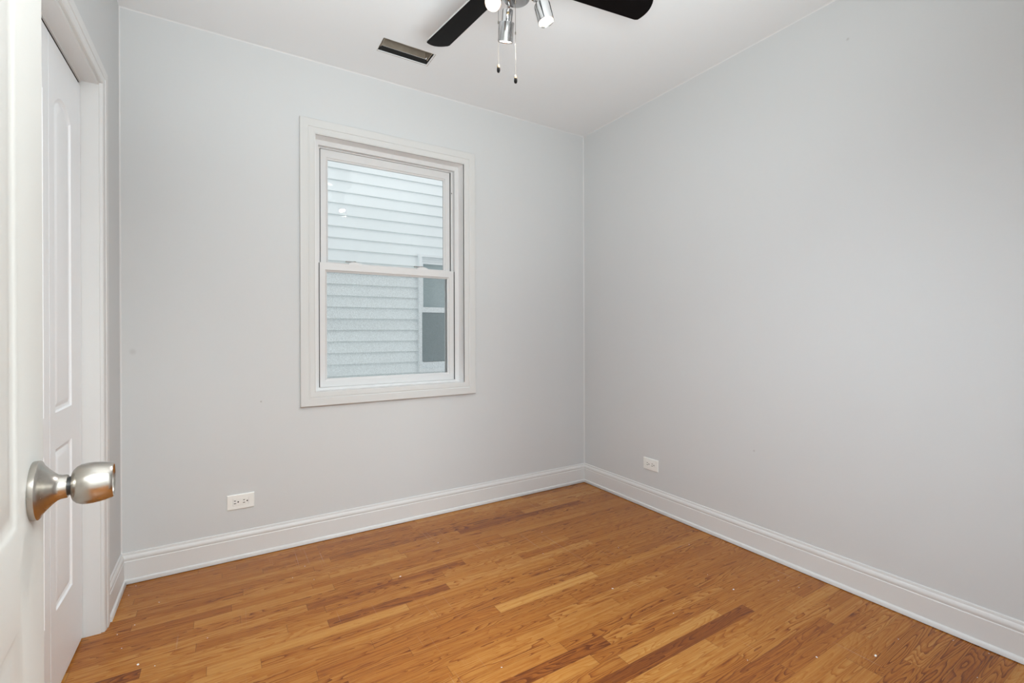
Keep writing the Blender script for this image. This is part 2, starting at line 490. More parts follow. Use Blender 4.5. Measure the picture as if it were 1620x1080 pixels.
# hallway the picture is taken from
bm = bmesh.new(); box(bm, (-0.80, -1.70, 0), (1.60, -1.60, H)); box(bm, (-0.90, -1.70, 0), (-0.80, -0.09, H)); box(bm, (1.60, -1.70, 0), (1.70, -0.09, H)); box(bm, (-0.80, -0.10, 0), (XL, -0.09, H))
struct(link('wall_hall', bm, MAT['wall']))
# inside of the closet
bm = bmesh.new(); box(bm, (-1.10, 1.25, 0), (-1.05, YB, H)); box(bm, (-1.05, 1.20, 0), (XL - 0.12, 1.25, H)); box(bm, (-1.05, YB, 0), (XL - 0.12, YB + 0.05, H))
struct(link('wall_closet', bm, MAT['wall']))

# oak strip floor, every board its own face
random.seed(11)
BW, BY = 0.0517, 1.05
bm = bmesh.new()
uvl = bm.loops.layers.uv.new('board')
info = []
FX0, FX1 = -1.05, XR + 0.02
# boards picked out of the floor: y of the row, joints along x, tone of each piece (dark red-brown = 1, straw = -1)
ROWS = {
    1.234: ([0.20, 1.149, 1.80], [0.1, 0.80, -0.30, 0.05]),
    1.182: ([0.42, 1.05, 1.70], [-0.15, -0.35, 0.25, 0.10]),
    1.130: ([0.62, 1.127, 1.63], [0.1, 0.0, -0.55, -0.05]),
    1.077: ([0.62, 1.758], [0.15, 0.85, 0.05]),
    1.026: ([0.88, 1.453, 2.02], [0.3, -0.45, -0.05, 0.3]),
    0.974: ([0.75, 1.60, 1.869], [0.0, -0.30, -0.1, -0.35]),
    0.922: ([0.90, 1.478, 2.05], [0.1, 0.12, -0.25, 0.2]),
    0.871: ([1.15, 1.932], [0.0, 0.50, -0.15]),
    0.819: ([0.95, 1.55, 2.10], [0.2, 0.35, 0.25, 0.1]),
    0.767: ([0.80, 1.95], [-0.1, -0.05, -0.25]),
    0.715: ([1.10, 1.766], [0.1, -0.10, 0.05]),
    0.664: ([1.30, 1.766], [-0.1, -0.15, 0.15]),
    1.285: ([0.50, 1.00, 1.72], [0.0, -0.1, 0.15, 0.0]),
    1.337: ([0.30, 0.964, 1.60], [0.1, -0.2, -0.05, 0.2]),
    1.389: ([0.05, 0.617, 1.35], [0.05, 0.25, -0.15, 0.05]),
    1.544: ([0.541, 1.10, 1.90], [0.1, 0.1, 0.1, 0.0]),
    1.596: ([0.25, 0.913, 1.42], [0.0, 0.25, -0.75, -0.20]),
    1.648: ([0.44, 1.20], [0.1, 0.2, 0.05]),
    1.699: ([-0.10, 0.70, 1.45], [0.0, -0.15, -0.10, 0.1]),
    1.751: ([0.101, 0.95], [-0.45, 0.10, 0.05]),
    1.803: ([-0.052, 0.62, 1.35], [0.05, -0.50, -0.1, 0.1]),
    1.854: ([0.33, 0.816, 1.62], [-0.25, 0.62, -0.55, 0.0]),
    1.906: ([-0.233, 0.195, 1.09, 1.222], [0.80, -0.35, -0.1, -0.3, 0.30]),
    1.958: ([-0.087, 0.337, 0.84, 1.55], [-0.20, 0.20, 0.05, -0.25, 0.1]),
    2.061: ([0.05, 0.630, 1.25], [0.1, -0.05, -0.3, 0.1]),
    2.113: ([-0.10, 0.398, 1.15], [0.15, -0.30, 0.1, 0.2]),
    2.333: ([0.35, 1.087, 1.95], [0.15, 0.0, 0.75, 0.2]),
    2.430: ([0.148, 0.90], [0.1, 0.2, 0.1]),
}
k0 = math.floor((-1.65 - BY) / BW); k1 = math.ceil((YB + 0.02 - BY) / BW)
for k in range(k0, k1):
    ya, yb_ = BY + k * BW, BY + (k + 1) * BW
    yc = (ya + yb_) / 2
    hit = [r for r in ROWS if abs(r - yc) < BW * 0.45]
    if hit:
        js, ts = ROWS[hit[0]]
        js = list(js); ts = list(ts)
        while js[0] - FX0 > 0.9: js.insert(0, js[0] - random.uniform(0.4, 0.8)); ts.insert(0, random.gauss(0, 0.3))
        while FX1 - js[-1] > 1.1: js.append(js[-1] + random.uniform(0.4, 0.9)); ts.append(random.gauss(0, 0.3))
    else:
        js = []; x = FX0 + random.uniform(0.15, 0.8)
        while x < FX1 - 0.12:
            js.append(x); x += random.choice((0.35, 0.5, 0.62, 0.8, 1.0, 1.2)) * random.uniform(0.85, 1.15)
        ts = [max(-0.75, min(0.6, random.gauss(0.05, 0.25))) for _ in range(len(js) + 1)]
    xs = [FX0] + js + [FX1]
    for x0, x1, t in zip(xs, xs[1:], ts):
        f = bm.faces.new([bm.verts.new(q) for q in ((x0, ya, 0), (x1, ya, 0), (x1, yb_, 0), (x0, yb_, 0))])
        for lp, (uu, vv) in zip(f.loops, ((0, 0), (x1 - x0, 0), (x1 - x0, 1), (0, 1))): lp[uvl].uv = (uu, vv)
        info.append((t + 0.06, random.random(), x1 - x0))
me = bpy.data.meshes.new('floor'); bm.to_mesh(me); bm.free()
at = me.attributes.new('board_info', 'FLOAT_VECTOR', 'FACE')
for i, q in enumerate(info): at.data[i].vector = q
me.materials.append(MAT['oak'])
floor = bpy.data.objects.new('floor', me); COL.objects.link(floor); struct(floor)

# painted caulk beads in the corners
def bead(name, p, q, dx, dy):
    bm = bmesh.new(); p, q, dx, dy = map(Vector, (p, q, dx, dy)); w = 0.0045
    l0 = [bm.verts.new(p + o) for o in (Vector(), dx * w, (dx + dy) * w * 0.42, dy * w)]; l1 = [bm.verts.new(q + o) for o in (Vector(), dx * w, (dx + dy) * w * 0.42, dy * w)]
    for i in range(4): bm.faces.new((l0[i], l0[(i + 1) % 4], l1[(i + 1) % 4], l1[i]))
    bm.faces.new(l0); bm.faces.new(list(reversed(l1)))
    return struct(link(name, bm, MAT['caulk']))
bead('trim_3', (XR, YB, 0.1335), (XR, YB, H), (-1, 0, 0), (0, -1, 0))
bead('trim_4', (XL, YB, 0.1335), (XL, YB, H), (1, 0, 0), (0, -1, 0))
bead('trim_5', (XL, YB, H), (XR, YB, H), (0, -1, 0), (0, 0, -1))
bead('trim_6', (XR, YF, H), (XR, YB, H), (-1, 0, 0), (0, 0, -1))

# baseboards with their shoe moulding
BASE = [(0, 0), (0.0060, 0), (0.0060, 0.004), (0.0125, 0.004), (0.0125, 0.096), (0.0105, 0.0985), (0.0105, 0.101), (0.0118, 0.1035), (0.0112, 0.112), (0.0085, 0.120),
        (0.0062, 0.1225), (0.0062, 0.126), (0.0050, 0.1315), (0.0020, 0.1335), (0, 0.1335)]
SHOE = [(0.0125, 0.0026)] + [(0.0125 + 0.0095 * math.cos(a), 0.0026 + 0.0180 * math.sin(a)) for a in [i * PI / 12 for i in range(7)]]
def baseboard(name, fn0, fn1, shoe=True):
    bm = bmesh.new(); l0 = [bm.verts.new(fn0(d, z)) for d, z in BASE]; l1 = [bm.verts.new(fn1(d, z)) for d, z in BASE]
    n = len(BASE)
    for i in range(n): bm.faces.new((l0[i], l0[(i + 1) % n], l1[(i + 1) % n], l1[i]))
    bm.faces.new(l0); bm.faces.new(list(reversed(l1)))
    o = struct(link(name, bm, MAT['trim'], autosmooth=35))
    bm = bmesh.new(); l0 = [bm.verts.new(fn0(d, z)) for d, z in SHOE]; l1 = [bm.verts.new(fn1(d, z)) for d, z in SHOE]
    n = len(SHOE)
    for i in range(n): bm.faces.new((l0[i], l0[(i + 1) % n], l1[(i + 1) % n], l1[i]))
    bm.faces.new(l0); bm.faces.new(list(reversed(l1)))
    link('shoe_moulding', bm, MAT['trim'], o, autosmooth=50)
    return o
baseboard('baseboard_back', lambda d, z: (XL + d, YB - d, z), lambda d, z: (XR - d, YB - d, z))
baseboard('baseboard_right', lambda d, z: (XR - d, YF, z), lambda d, z: (XR - d, YB - d, z))
baseboard('baseboard_left', lambda d, z: (XL + d, 2.294, z), lambda d, z: (XL + d, YB - d, z))
baseboard('baseboard_left', lambda d, z: (XL + d, YF, z), lambda d, z: (XL + d, 1.450, z))
baseboard('baseboard_front', lambda d, z: (0.715, YF + d, z), lambda d, z: (XR - d, YF + d, z))

# ------------------------------------------------------------------ closet: jambs, casing, bifold leaves
bm = bmesh.new()
box(bm, (XL - 0.12, CL1, 0), (XL, CL1 + 0.012, CLZ + 0.012)); box(bm, (XL - 0.12, CL0 - 0.012, 0), (XL, CL0, CLZ + 0.012))
box(bm, (XL - 0.12, CL0, CLZ), (XL, CL1, CLZ + 0.012))
jamb = struct(link('trim_1', bm, MAT['trim'], bevel=0.001))
C2 = [(t * 57 / 74, h * 0.82) for t, h in CASING]
a0, a1, b1 = CL0 - 0.062, CL1 + 0.062, CLZ + 0.066
bm = bmesh.new()
sweep(bm, C2, [lambda t: (a0 + t, 0.0), lambda t: (a0 + t, b1 - t), lambda t: (a1 - t, b1 - t), lambda t: (a1 - t, 0.0)],
      lambda a, b, h: Vector((XL + h, a, b)), False)
link('closet_casing', bm, MAT['trim'], jamb, autosmooth=35)
bm = bmesh.new(); box(bm, (XL - 0.052, CL0 + 0.002, 1.9880), (XL - 0.047, CL1 - 0.010, CLZ))
link('track_fascia', bm, MAT['trim'], jamb)
bm = bmesh.new(); box(bm, (XL - 0.095, CL0 + 0.002, 1.990), (XL - 0.052, CL1 - 0.002, CLZ)); box(bm, (XL - 0.098, CL0 + 0.002, 1.930), (XL - 0.095, CL1 - 0.002, CLZ))
link('door_track', bm, MAT['recess_shade'], jamb)  # track and backing sheet blackened as shade in the gap above the leaves

def panel_ring(side, i):
    """outline of an arched or square panel inset by i; side = (u0, u1, z0, zs, rise)"""
    u0, u1, z0, zs, rise = side
    pts = [(u0 + i, z0 + i), (u1 - i, z0 + i)]
    if rise <= 0:
        return pts + [(u1 - i, zs - i), (u0 + i, zs - i)]
    uc, hw = (u0 + u1) / 2, (u1 - u0) / 2
    n = 14
    for k in range(n + 1):
        s = 1 - 2 * k / n
        pts.append((uc + (hw - i) * s, zs - i + rise * (1 - s * s)))
    return pts

MOULD = [(0.0, 0.0), (0.004, -0.0045), (0.009, -0.0065), (0.014, -0.0070), (0.018, -0.0055), (0.030, -0.0015), (0.033, -0.0010)]
def door_slab(bm, w, z0, z1, th, panels, mould=MOULD):
    """slab in local u (0..w), depth (0 front, -th back), z; same panels pressed into both faces"""
    def face(dep, sgn):
        outer = [bm.verts.new((q[0], dep, q[1])) for q in ((0, z0), (w, z0), (w, z1), (0, z1))]
        edges = [bm.edges.new((outer[i], outer[(i + 1) % 4])) for i in range(4)]
        for side in panels:
            prev = None
            for ins, h in mould:
                ring = [bm.verts.new((q[0], dep + sgn * h, q[1])) for q in panel_ring(side, ins)]
                n = len(ring)
                if prev is None:
                    edges += [bm.edges.new((ring[i], ring[(i + 1) % n])) for i in range(n)]
                else:
                    for i in range(n): bm.faces.new((prev[i], prev[(i + 1) % n], ring[(i + 1) % n], ring[i]))
                prev = ring
            bm.faces.new(prev)
        bmesh.ops.triangle_fill(bm, use_beauty=True, use_dissolve=False, edges=edges)
        return outer
    f = face(0.0, 1.0); b = face(-th, -1.0)
    for i in range(4): bm.faces.new((f[i], f[(i + 1) % 4], b[(i + 1) % 4], b[i]))

# closet leaves live in a local frame: u runs along +y, front faces +x
closet = struct(empty('door_1', (XL - 0.050, CL0 + 0.003, 0)), 'white two-leaf folding closet door with arched raised panels', 'door')
def leaf(y0, y1, p0, p1):
    bm = bmesh.new()
    w = y1 - y0
    door_slab(bm, w, 0.008, 1.9775, 0.034, [(p0 - y0, p1 - y0, 0.853, 1.790, 0.042), (p0 - y0, p1 - y0, 0.253, 0.742, 0.0)])
    bmesh.ops.transform(bm, matrix=Matrix(((0, 1, 0, 0), (1, 0, 0, y0 - CL0 - 0.003), (0, 0, 1, 0), (0, 0, 0, 1))), verts=bm.verts)
    return link('door_leaf', bm, MAT['closet'], closet, autosmooth=25)
leaf(1.8742, 2.2285, 1.925, 2.104)
lf = leaf(1.5165, 1.8708, 1.641, 1.820)

# ------------------------------------------------------------------ entry doorway and the opened door
bm = bmesh.new()
box(bm, (DR0 - 0.015, YF - 0.12, 0), (DR0, YF, DRZ + 0.015)); box(bm, (DR1, YF - 0.12, 0), (DR1 + 0.015, YF, DRZ + 0.015)); box(bm, (DR0, YF - 0.12, DRZ), (DR1, YF, DRZ + 0.015))
j2 = struct(link('trim_2', bm, MAT['trim'], bevel=0.001))
c0, c1, d1 = DR0 - 0.064, DR1 + 0.064, DRZ + 0.064
bm = bmesh.new()
sweep(bm, C2, [lambda t: (c0 + t, 0.0), lambda t: (c0 + t, d1 - t), lambda t: (c1 - t, d1 - t), lambda t: (c1 - t, 0.0)],
      lambda a, b, h: Vector((a, YF + h, b)), False)
link('doorway_casing', bm, MAT['trim'], j2, autosmooth=35)

TH = math.radians(4.5)
c_rose = Vector((-0.1875, 0.7447))
du = Vector((-math.sin(TH), math.cos(TH)))
DOOR_W, BACK = 0.762, 0.055
hinge = c_rose - du * (DOOR_W - BACK)
entry = struct(empty('door_2', (hinge.x, hinge.y, 0)), 'white moulded panel door standing open with a satin nickel knob', 'door')
# local frame: u along the leaf from the hinge, front face towards local -y
entry.matrix_world = Matrix(((du.x, -du.y, 0, hinge.x), (du.y, du.x, 0, hinge.y), (0, 0, 1, 0), (0, 0, 0, 1)))
ML = [(a * 1.25, b * 0.5) for a, b in MOULD]
p1 = DOOR_W - BACK - 0.060; p0 = p1 - 0.215; q0 = DOOR_W - p1; q1 = q0 + 0.215
bm = bmesh.new()
door_slab(bm, DOOR_W, 0.010, 2.032, 0.035, [(p0, p1, 0.888, 1.800, 0.045), (p0, p1, 0.260, 0.786, 0), (q0, q1, 0.888, 1.800, 0.045), (q0, q1, 0.260, 0.786, 0)], ML)
bmesh.ops.transform(bm, matrix=Matrix(((1, 0, 0, 0), (0, -1, 0, 0), (0, 0, 1, 0), (0, 0, 0, 1))), verts=bm.verts)
link('door_leaf', bm, MAT['door'], entry, autosmooth=25)
KZ, KU = 0.9135, DOOR_W - BACK
def knob(side):
    s = -1 if side > 0 else 1
    base = (KU, 0 if side > 0 else 0.035, KZ)
    A = axis_mat(base, (0, s, 0))
    bm = bmesh.new()
    lathe(bm, [(0.0, 0.0), (0.0330, 0.0), (0.0334, 0.0015), (0.0334, 0.0055), (0.0322, 0.0068), (0.0285, 0.0085), (0.0230, 0.0128), (0.0182, 0.0172),
               (0.0150, 0.0210), (0.0138, 0.0240), (0.0134, 0.0290), (0.0128, 0.0298), (0, 0.0298)], A, 48)
    k = link('door_knob', bm, MAT['nickel'], entry, autosmooth=40)
    bm = bmesh.new(); lathe(bm, [(0.0108, 0.0298), (0.0108, 0.0332)], A, 32)
    link('knob_collar', bm, MAT['dark_metal'], k, smooth=True)
    bm = bmesh.new()
    lathe(bm, [(0.0, 0.0332), (0.0150, 0.0332), (0.0180, 0.0345), (0.0212, 0.0375), (0.0232, 0.0415), (0.0241, 0.0465), (0.0241, 0.0530), (0.0232, 0.0600),
               (0.0218, 0.0665), (0.0206, 0.0705), (0.0198, 0.0712), (0.0188, 0.0706), (0.0180, 0.0690), (0.0172, 0.0660), (0.0, 0.0650)], A, 48)
    link('knob_grip', bm, MAT['nickel'], k, autosmooth=50)
    bm = bmesh.new(); lathe(bm, [(0.0085, 0.065), (0.0085, 0.0685), (0.0070, 0.0695), (0, 0.0695)], A, 24)
    link('lock_button', bm, MAT['nickel'], k, autosmooth=40)
knob(1); knob(-1)
bm = bmesh.new(); box(bm, (DOOR_W - 0.0005, 0.006, KZ - 0.029), (DOOR_W + 0.0012, 0.029, KZ + 0.029)); box(bm, (DOOR_W, 0.012, KZ - 0.008), (DOOR_W + 0.009, 0.024, KZ + 0.008))
link('latch_plate', bm, MAT['nickel'], entry, bevel=0.0008)
for z in (0.22, 1.05, 1.82):
    bm = bmesh.new(); lathe(bm, [(0, -0.045), (0.006, -0.045), (0.006, 0.045), (0, 0.045)], Matrix.Translation((-0.003, -0.004, z)), 14)
    box(bm, (-0.0015, 0.0, z - 0.044), (0.0, 0.03, z + 0.044))
    link('hinge', bm, MAT['nickel'], entry, autosmooth=40)

# ------------------------------------------------------------------ window
win = struct(empty('window_1', (0.8365, YB, 0.772)), 'white double-hung window with wide mitred casing', 'window')
WM = win.location.copy()
def wlink(name, bm, mat, parent=win, **kw):
    bmesh.ops.translate(bm, verts=bm.verts, vec=-WM if parent is win else -WM)
    return link(name, bm, mat, parent, **kw)
bm = bmesh.new()
sweep(bm, CASING, rect_path(0.333, 0.7085, 1.3400, 2.2040), lambda a, b, h: Vector((a, YB - h, b)), True)
wlink('window_casing', bm, MAT['win_trim'], autosmooth=30)
def ring(bm, x0, z0, x1, z1, ix0, iz0, ix1, iz1, ya, yb_):
    o = [(x0, z0), (x1, z0), (x1, z1), (x0, z1)]; n = [(ix0, iz0), (ix1, iz0), (ix1, iz1), (ix0, iz1)]
    F = [[bm.verts.new((q[0], y, q[1])) for q in s] for y in (ya, yb_) for s in (o, n)]
    fo, fi, bo, bi = F
    for i in range(4):
        j = (i + 1) % 4
        bm.faces.new((fo[i], fo[j], fi[j], fi[i])); bm.faces.new((bo[i], bo[j], bi[j], bi[i]))
        bm.faces.new((fo[i], fo[j], bo[j], bo[i])); bm.faces.new((fi[i], fi[j], bi[j], bi[i]))
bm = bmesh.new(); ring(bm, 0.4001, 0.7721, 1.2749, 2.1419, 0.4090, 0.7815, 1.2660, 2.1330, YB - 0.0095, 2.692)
wlink('window_jamb', bm, MAT['jamb_daylit'], bevel=0.001)
bm = bmesh.new()
ring(bm, 0.4002, 0.7722, 1.2748, 2.1418, 0.4365, 0.7930, 1.2405, 2.1075, 2.692, 2.722)
ring(bm, 0.4003, 0.7723, 1.2747, 2.1417, 0.4475, 0.7930, 1.2295, 2.1040, 2.722, 2.815)
wf = wlink('window_frame', bm, MAT['vinyl'], bevel=0.0012)
bm = bmesh.new()
for x0, x1, z0, z1, y in ((0.4366, 0.4414, 0.795, 1.472, 2.6988), (1.2356, 1.2404, 0.795, 1.472, 2.6988), (0.4476, 0.4524, 1.46, 2.103, 2.7328), (1.2246, 1.2294, 1.46, 2.103, 2.7328)):
    box(bm, (x0, y, z0), (x1, y + 0.02, z1))
wlink('gap_shade_strip', bm, MAT['sash_shade'], wf)  # black strips laid in the sash gaps as painted shade
def sash(name, x0, z0, x1, z1, gx0, gz0, gx1, gz1, ya, yb_, glassname):
    bm = bmesh.new()
    ring(bm, x0, z0, x1, z1, gx0, gz0, gx1, gz1, ya, yb_)
    s = wlink(name, bm, MAT['vinyl'], bevel=0.0015)
    bm = bmesh.new()                     # sloped glazing bead
    b = 0.010
    sweep(bm, [(0, 0), (b, 0.006), (b, 0.014), (0, 0.014)], rect_path(gx0, gz0, gx1, gz1), lambda p, q, h: Vector((p, ya + 0.004 + h, q)), True)
    wlink('glazing_bead', bm, MAT['vinyl'], s)
    bm = bmesh.new(); box(bm, (gx0 + 0.003, ya + 0.0115, gz0 + 0.003), (gx1 - 0.003, ya + 0.0145, gz1 - 0.003))
    wlink(glassname, bm, MAT['glass'], s)
    return s
lower = sash('lower_sash', 0.4415, 0.7935, 1.2355, 1.4745, 0.4700, 0.8290, 1.2040, 1.4345, 2.698, 2.728, 'lower_pane')
upper = sash('upper_sash', 0.4525, 1.4350, 1.2245, 2.1030, 0.4830, 1.4740, 1.1935, 2.0605, 2.732, 2.760, 'upper_pane')
for xc in (0.631, 1.031):
    bm = bmesh.new()
    pr = [(xc + 0.036 * math.cos(a), 0.013 * max(0.25, math.sin(a)) if 0 < i < 10 else 0.0) for i, a in enumerate([PI - k * PI / 10 for k in range(11)])]
    lo = [bm.verts.new((q[0], 2.7005, 1.4745 + q[1])) for q in pr]; hi = [bm.verts.new((q[0], 2.7255, 1.4745 + q[1])) for q in pr]
    n = len(pr)
    for i in range(n): bm.faces.new((lo[i], lo[(i + 1) % n], hi[(i + 1) % n], hi[i]))
    bm.faces.new(lo); bm.faces.new(list(reversed(hi)))
    lk = wlink('sash_lock', bm, MAT['vinyl'], lower, autosmooth=40)
    bm = bmesh.new()
    box(bm, (xc - 0.050, 2.709, 1.4855), (xc + 0.004, 2.719, 1.4925))
    lathe(bm, [(0.009, 1.4860), (0.009, 1.4925), (0.006, 1.4940), (0, 1.4940)], Matrix.Translation((xc, 2.7165, 0)), 18)
    wlink('lock_lever', bm, simple('grey_lock_lever', (0.30, 0.30, 0.29), 0.45, bump=(60, 0.02, 0.0005)) if 'grey_lock_lever' not in bpy.data.materials else bpy.data.materials['grey_lock_lever'], lower, bevel=0.0008)
bm = bmesh.new()
lathe(bm, [(0.003, 0), (0.0026, 0.0015), (0, 0.002)], axis_mat((1.2335, 2.722, 1.972), (0, -1, 0)), 14)
wlink('frame_screw', bm, MAT['dark_metal'], wf)
bm = bmesh.new(); box(bm, (0.4480, 2.790, 0.7935), (1.2290, 2.7905, 1.455))
sm_ = wlink('insect_screen', bm, MAT['screen'])
bm = bmesh.new(); ring(bm, 0.4478, 0.7932, 1.2292, 1.462, 0.4620, 0.8080, 1.2150, 1.447, 2.784, 2.796)
wlink('screen_frame', bm, MAT['vinyl'], sm_)

# ------------------------------------------------------------------ wall outlets
def outlet(fr, label):
    """fr maps (a, b, h): a across, b up, h off the wall"""
    o = empty('wall_outlet', fr(0, 0, 0))
    base = Vector(fr(0, 0, 0))
    T = lambda a, b, h: Vector(fr(a, b, h)) - base
    bm = bmesh.new()
    w, hh = 0.0575, 0.0355
    l0 = [bm.verts.new(T(x, y, 0)) for x, y in ((-w, -hh), (w, -hh), (w, hh), (-w, hh))]
    l1 = [bm.verts.new(T(x, y, 0.0045)) for x, y in ((-w, -hh), (w, -hh), (w, hh), (-w, hh))]
    l2 = [bm.verts.new(T(x, y, 0.0062)) for x, y in ((-w + .003, -hh + .003), (w - .003, -hh + .003), (w - .003, hh - .003), (-w + .003, hh - .003))]
    l3 = [bm.verts.new(T(x, y, 0.0062)) for x, y in ((-.0340, -.0172), (.0340, -.0172), (.0340, .0172), (-.0340, .0172))]
    l4 = [bm.verts.new(T(x, y, 0.0040)) for x, y in ((-.0340, -.0172), (.0340, -.0172), (.0340, .0172), (-.0340, .0172))]
    for A, B in ((l0, l1), (l1, l2), (l2, l3), (l3, l4)):
        for i in range(4): bm.faces.new((A[i], A[(i + 1) % 4], B[(i + 1) % 4], B[i]))
    bm.faces.new(l0)
    link('cover_plate', bm, MAT['plate'], o)
    bm = bmesh.new()
    def bx(bm, a0, b0, a1, b1, h0, h1):
        q = [bm.verts.new(T(a, b, h)) for h in (h0, h1) for a, b in ((a0, b0), (a1, b0), (a1, b1), (a0, b1))]
        for f in ((0, 1, 2, 3), (4, 5, 6, 7), (0, 1, 5, 4), (1, 2, 6, 5), (2, 3, 7, 6), (3, 0, 4, 7)): bm.faces.new([q[i] for i in f])
    bx(bm, -0.0332, -0.0165, 0.0332, 0.0165, 0.0035, 0.0070)
    rec = link('receptacle', bm, MAT['plate'], o, bevel=0.0006)
    for cx in (-0.0190, 0.0190):
        for dy, ln in ((0.0062, 0.0038), (-0.0062, 0.0047)):
            bm = bmesh.new(); bx(bm, cx - 0.0055 - ln, dy - 0.0016, cx - 0.0055 + ln, dy + 0.0016, 0.0066, 0.0072)
            link('slot', bm, MAT['slot'], rec)
        bm = bmesh.new()
        c = T(cx + 0.0080, 0.0, 0.0066); nrm = T(0, 0, 1) - T(0, 0, 0)
        lathe(bm, [(0.0033, 0), (0.0033, 0.0006), (0, 0.0006)], axis_mat(c, nrm), 16)
        link('ground_hole', bm, MAT['slot'], rec)
    return thing(o, label, 'outlet')
outlet(lambda a, b, h: (0.0665 + a, YB - h, 0.275 + b), 'white horizontal wall outlet on the window wall, left of the window')
outlet(lambda a, b, h: (XR - h, 1.994 - a, 0.2725 + b), 'white horizontal wall outlet on the windowless right wall near the corner')

# ------------------------------------------------------------------ open duct in the ceiling
vx0, vy0, vx1, vy1 = VENT
vent = thing(empty('ceiling_vent', (0.791, 2.293, H)), 'uncovered rectangular duct opening in the white ceiling', 'vent')
VB = vent.location.copy()
bm = bmesh.new()
e = 0.004
def tub(bm, a0, b0, a1, b1, z0, z1):
    q = [[bm.verts.new((x, y, z)) for x, y in ((a0, b0), (a1, b0), (a1, b1), (a0, b1))] for z in (z0, z1)]
    for i in range(4): bm.faces.new((q[0][i], q[0][(i + 1) % 4], q[1][(i + 1) % 4], q[1][i]))
    return q
q = tub(bm, vx0 + 0.006, vy0 + 0.004, vx1 - 0.007, vy1 - 0.004, H + 0.028, H + 0.16)
bm.faces.new(q[1])
for a0_, a1_ in ((vx0 + 0.006, vx0 + 0.009), (vx1 - 0.010, vx1 - 0.007)):
    box(bm, (a0_, vy0 + 0.006, H + 0.004), (a1_, vy1 - 0.03, H + 0.028))
bmesh.ops.translate(bm, verts=bm.verts, vec=-VB)
link('duct_boot', bm, MAT['duct'], vent)
bm = bmesh.new(); tub(bm, vx0 + 0.001, vy0 + 0.001, vx1 - 0.001, vy1 - 0.001, H + 0.003, H + 0.029)
bmesh.ops.translate(bm, verts=bm.verts, vec=-VB)
link('dark_gap', bm, MAT['recess_shade'], vent)  # black walls painted as the shaded gap between boot and ceiling
bm = bmesh.new()
random.seed(4)
outer = [(vx0 - 0.002, vy0 - 0.001), (vx1 + 0.008, vy0 - 0.001), (vx1 + 0.008, vy1 + 0.007), (vx0 - 0.002, vy1 + 0.007)]
for (p, qv) in zip(outer, outer[1:] + outer[:1]):
    n = 14
    pts = [Vector((p[0] + (qv[0] - p[0]) * i / n, p[1] + (qv[1] - p[1]) * i / n, 0)) for i in range(n + 1)]
    cen = Vector((0.791, 2.293, 0))
    prev = None
    for pt in pts:
        inw = (cen - pt); inw = Vector((max(-1, min(1, inw.x * 6)), max(-1, min(1, inw.y * 14)), 0)) * (0.0026 + random.uniform(-0.0012, 0.0016))
        a = bm.verts.new((pt.x, pt.y, H - 0.0006)); b = bm.verts.new((pt.x + inw.x, pt.y + inw.y, H - 0.0008)); c = bm.verts.new((pt.x + inw.x, pt.y + inw.y, H + 0.012))
        if prev: bm.faces.new((prev[0], a, b, prev[1])); bm.faces.new((prev[1], b, c, prev[2]))
        prev = (a, b, c)
bmesh.ops.translate(bm, verts=bm.verts, vec=-VB)
link('plaster_edge', bm, MAT['plaster'], vent)

# ------------------------------------------------------------------ ceiling fan with three spotlights
FH = Vector((0.836, 1.318, 0))
fan = thing(empty('ceiling_fan', (FH.x, FH.y, H)), 'ceiling fan with dark blades, chrome spotlights and two pull chains', 'ceiling fan')
FB = fan.location.copy()
def flink(name, bm, mat, parent=fan, **kw):
    bmesh.ops.translate(bm, verts=bm.verts, vec=-FB)
    return link(name, bm, mat, parent, **kw)
AX = Matrix.Translation((FH.x, FH.y, 0))
bm = bmesh.new()
lathe(bm, [(0, H), (0.075, H), (0.078, 2.500), (0.070, 2.470), (0.095, 2.455), (0.112, 2.435), (0.115, 2.380), (0.108, 2.345), (0.085, 2.328), (0.055, 2.322), (0, 2.322)], AX, 56)
flink('motor_housing', bm, MAT['chrome'], autosmooth=40)
bm = bmesh.new()
lathe(bm, [(0, 2.322), (0.052, 2.322), (0.056, 2.316), (0.056, 2.268), (0.050, 2.258), (0.047, 2.250), (0.047, 2.212), (0.0445, 2.2070), (0.040, 2.2042), (0.030, 2.2030), (0, 2.2028)], AX, 48)
fit = flink('light_fitter', bm, MAT['chrome'], autosmooth=40)

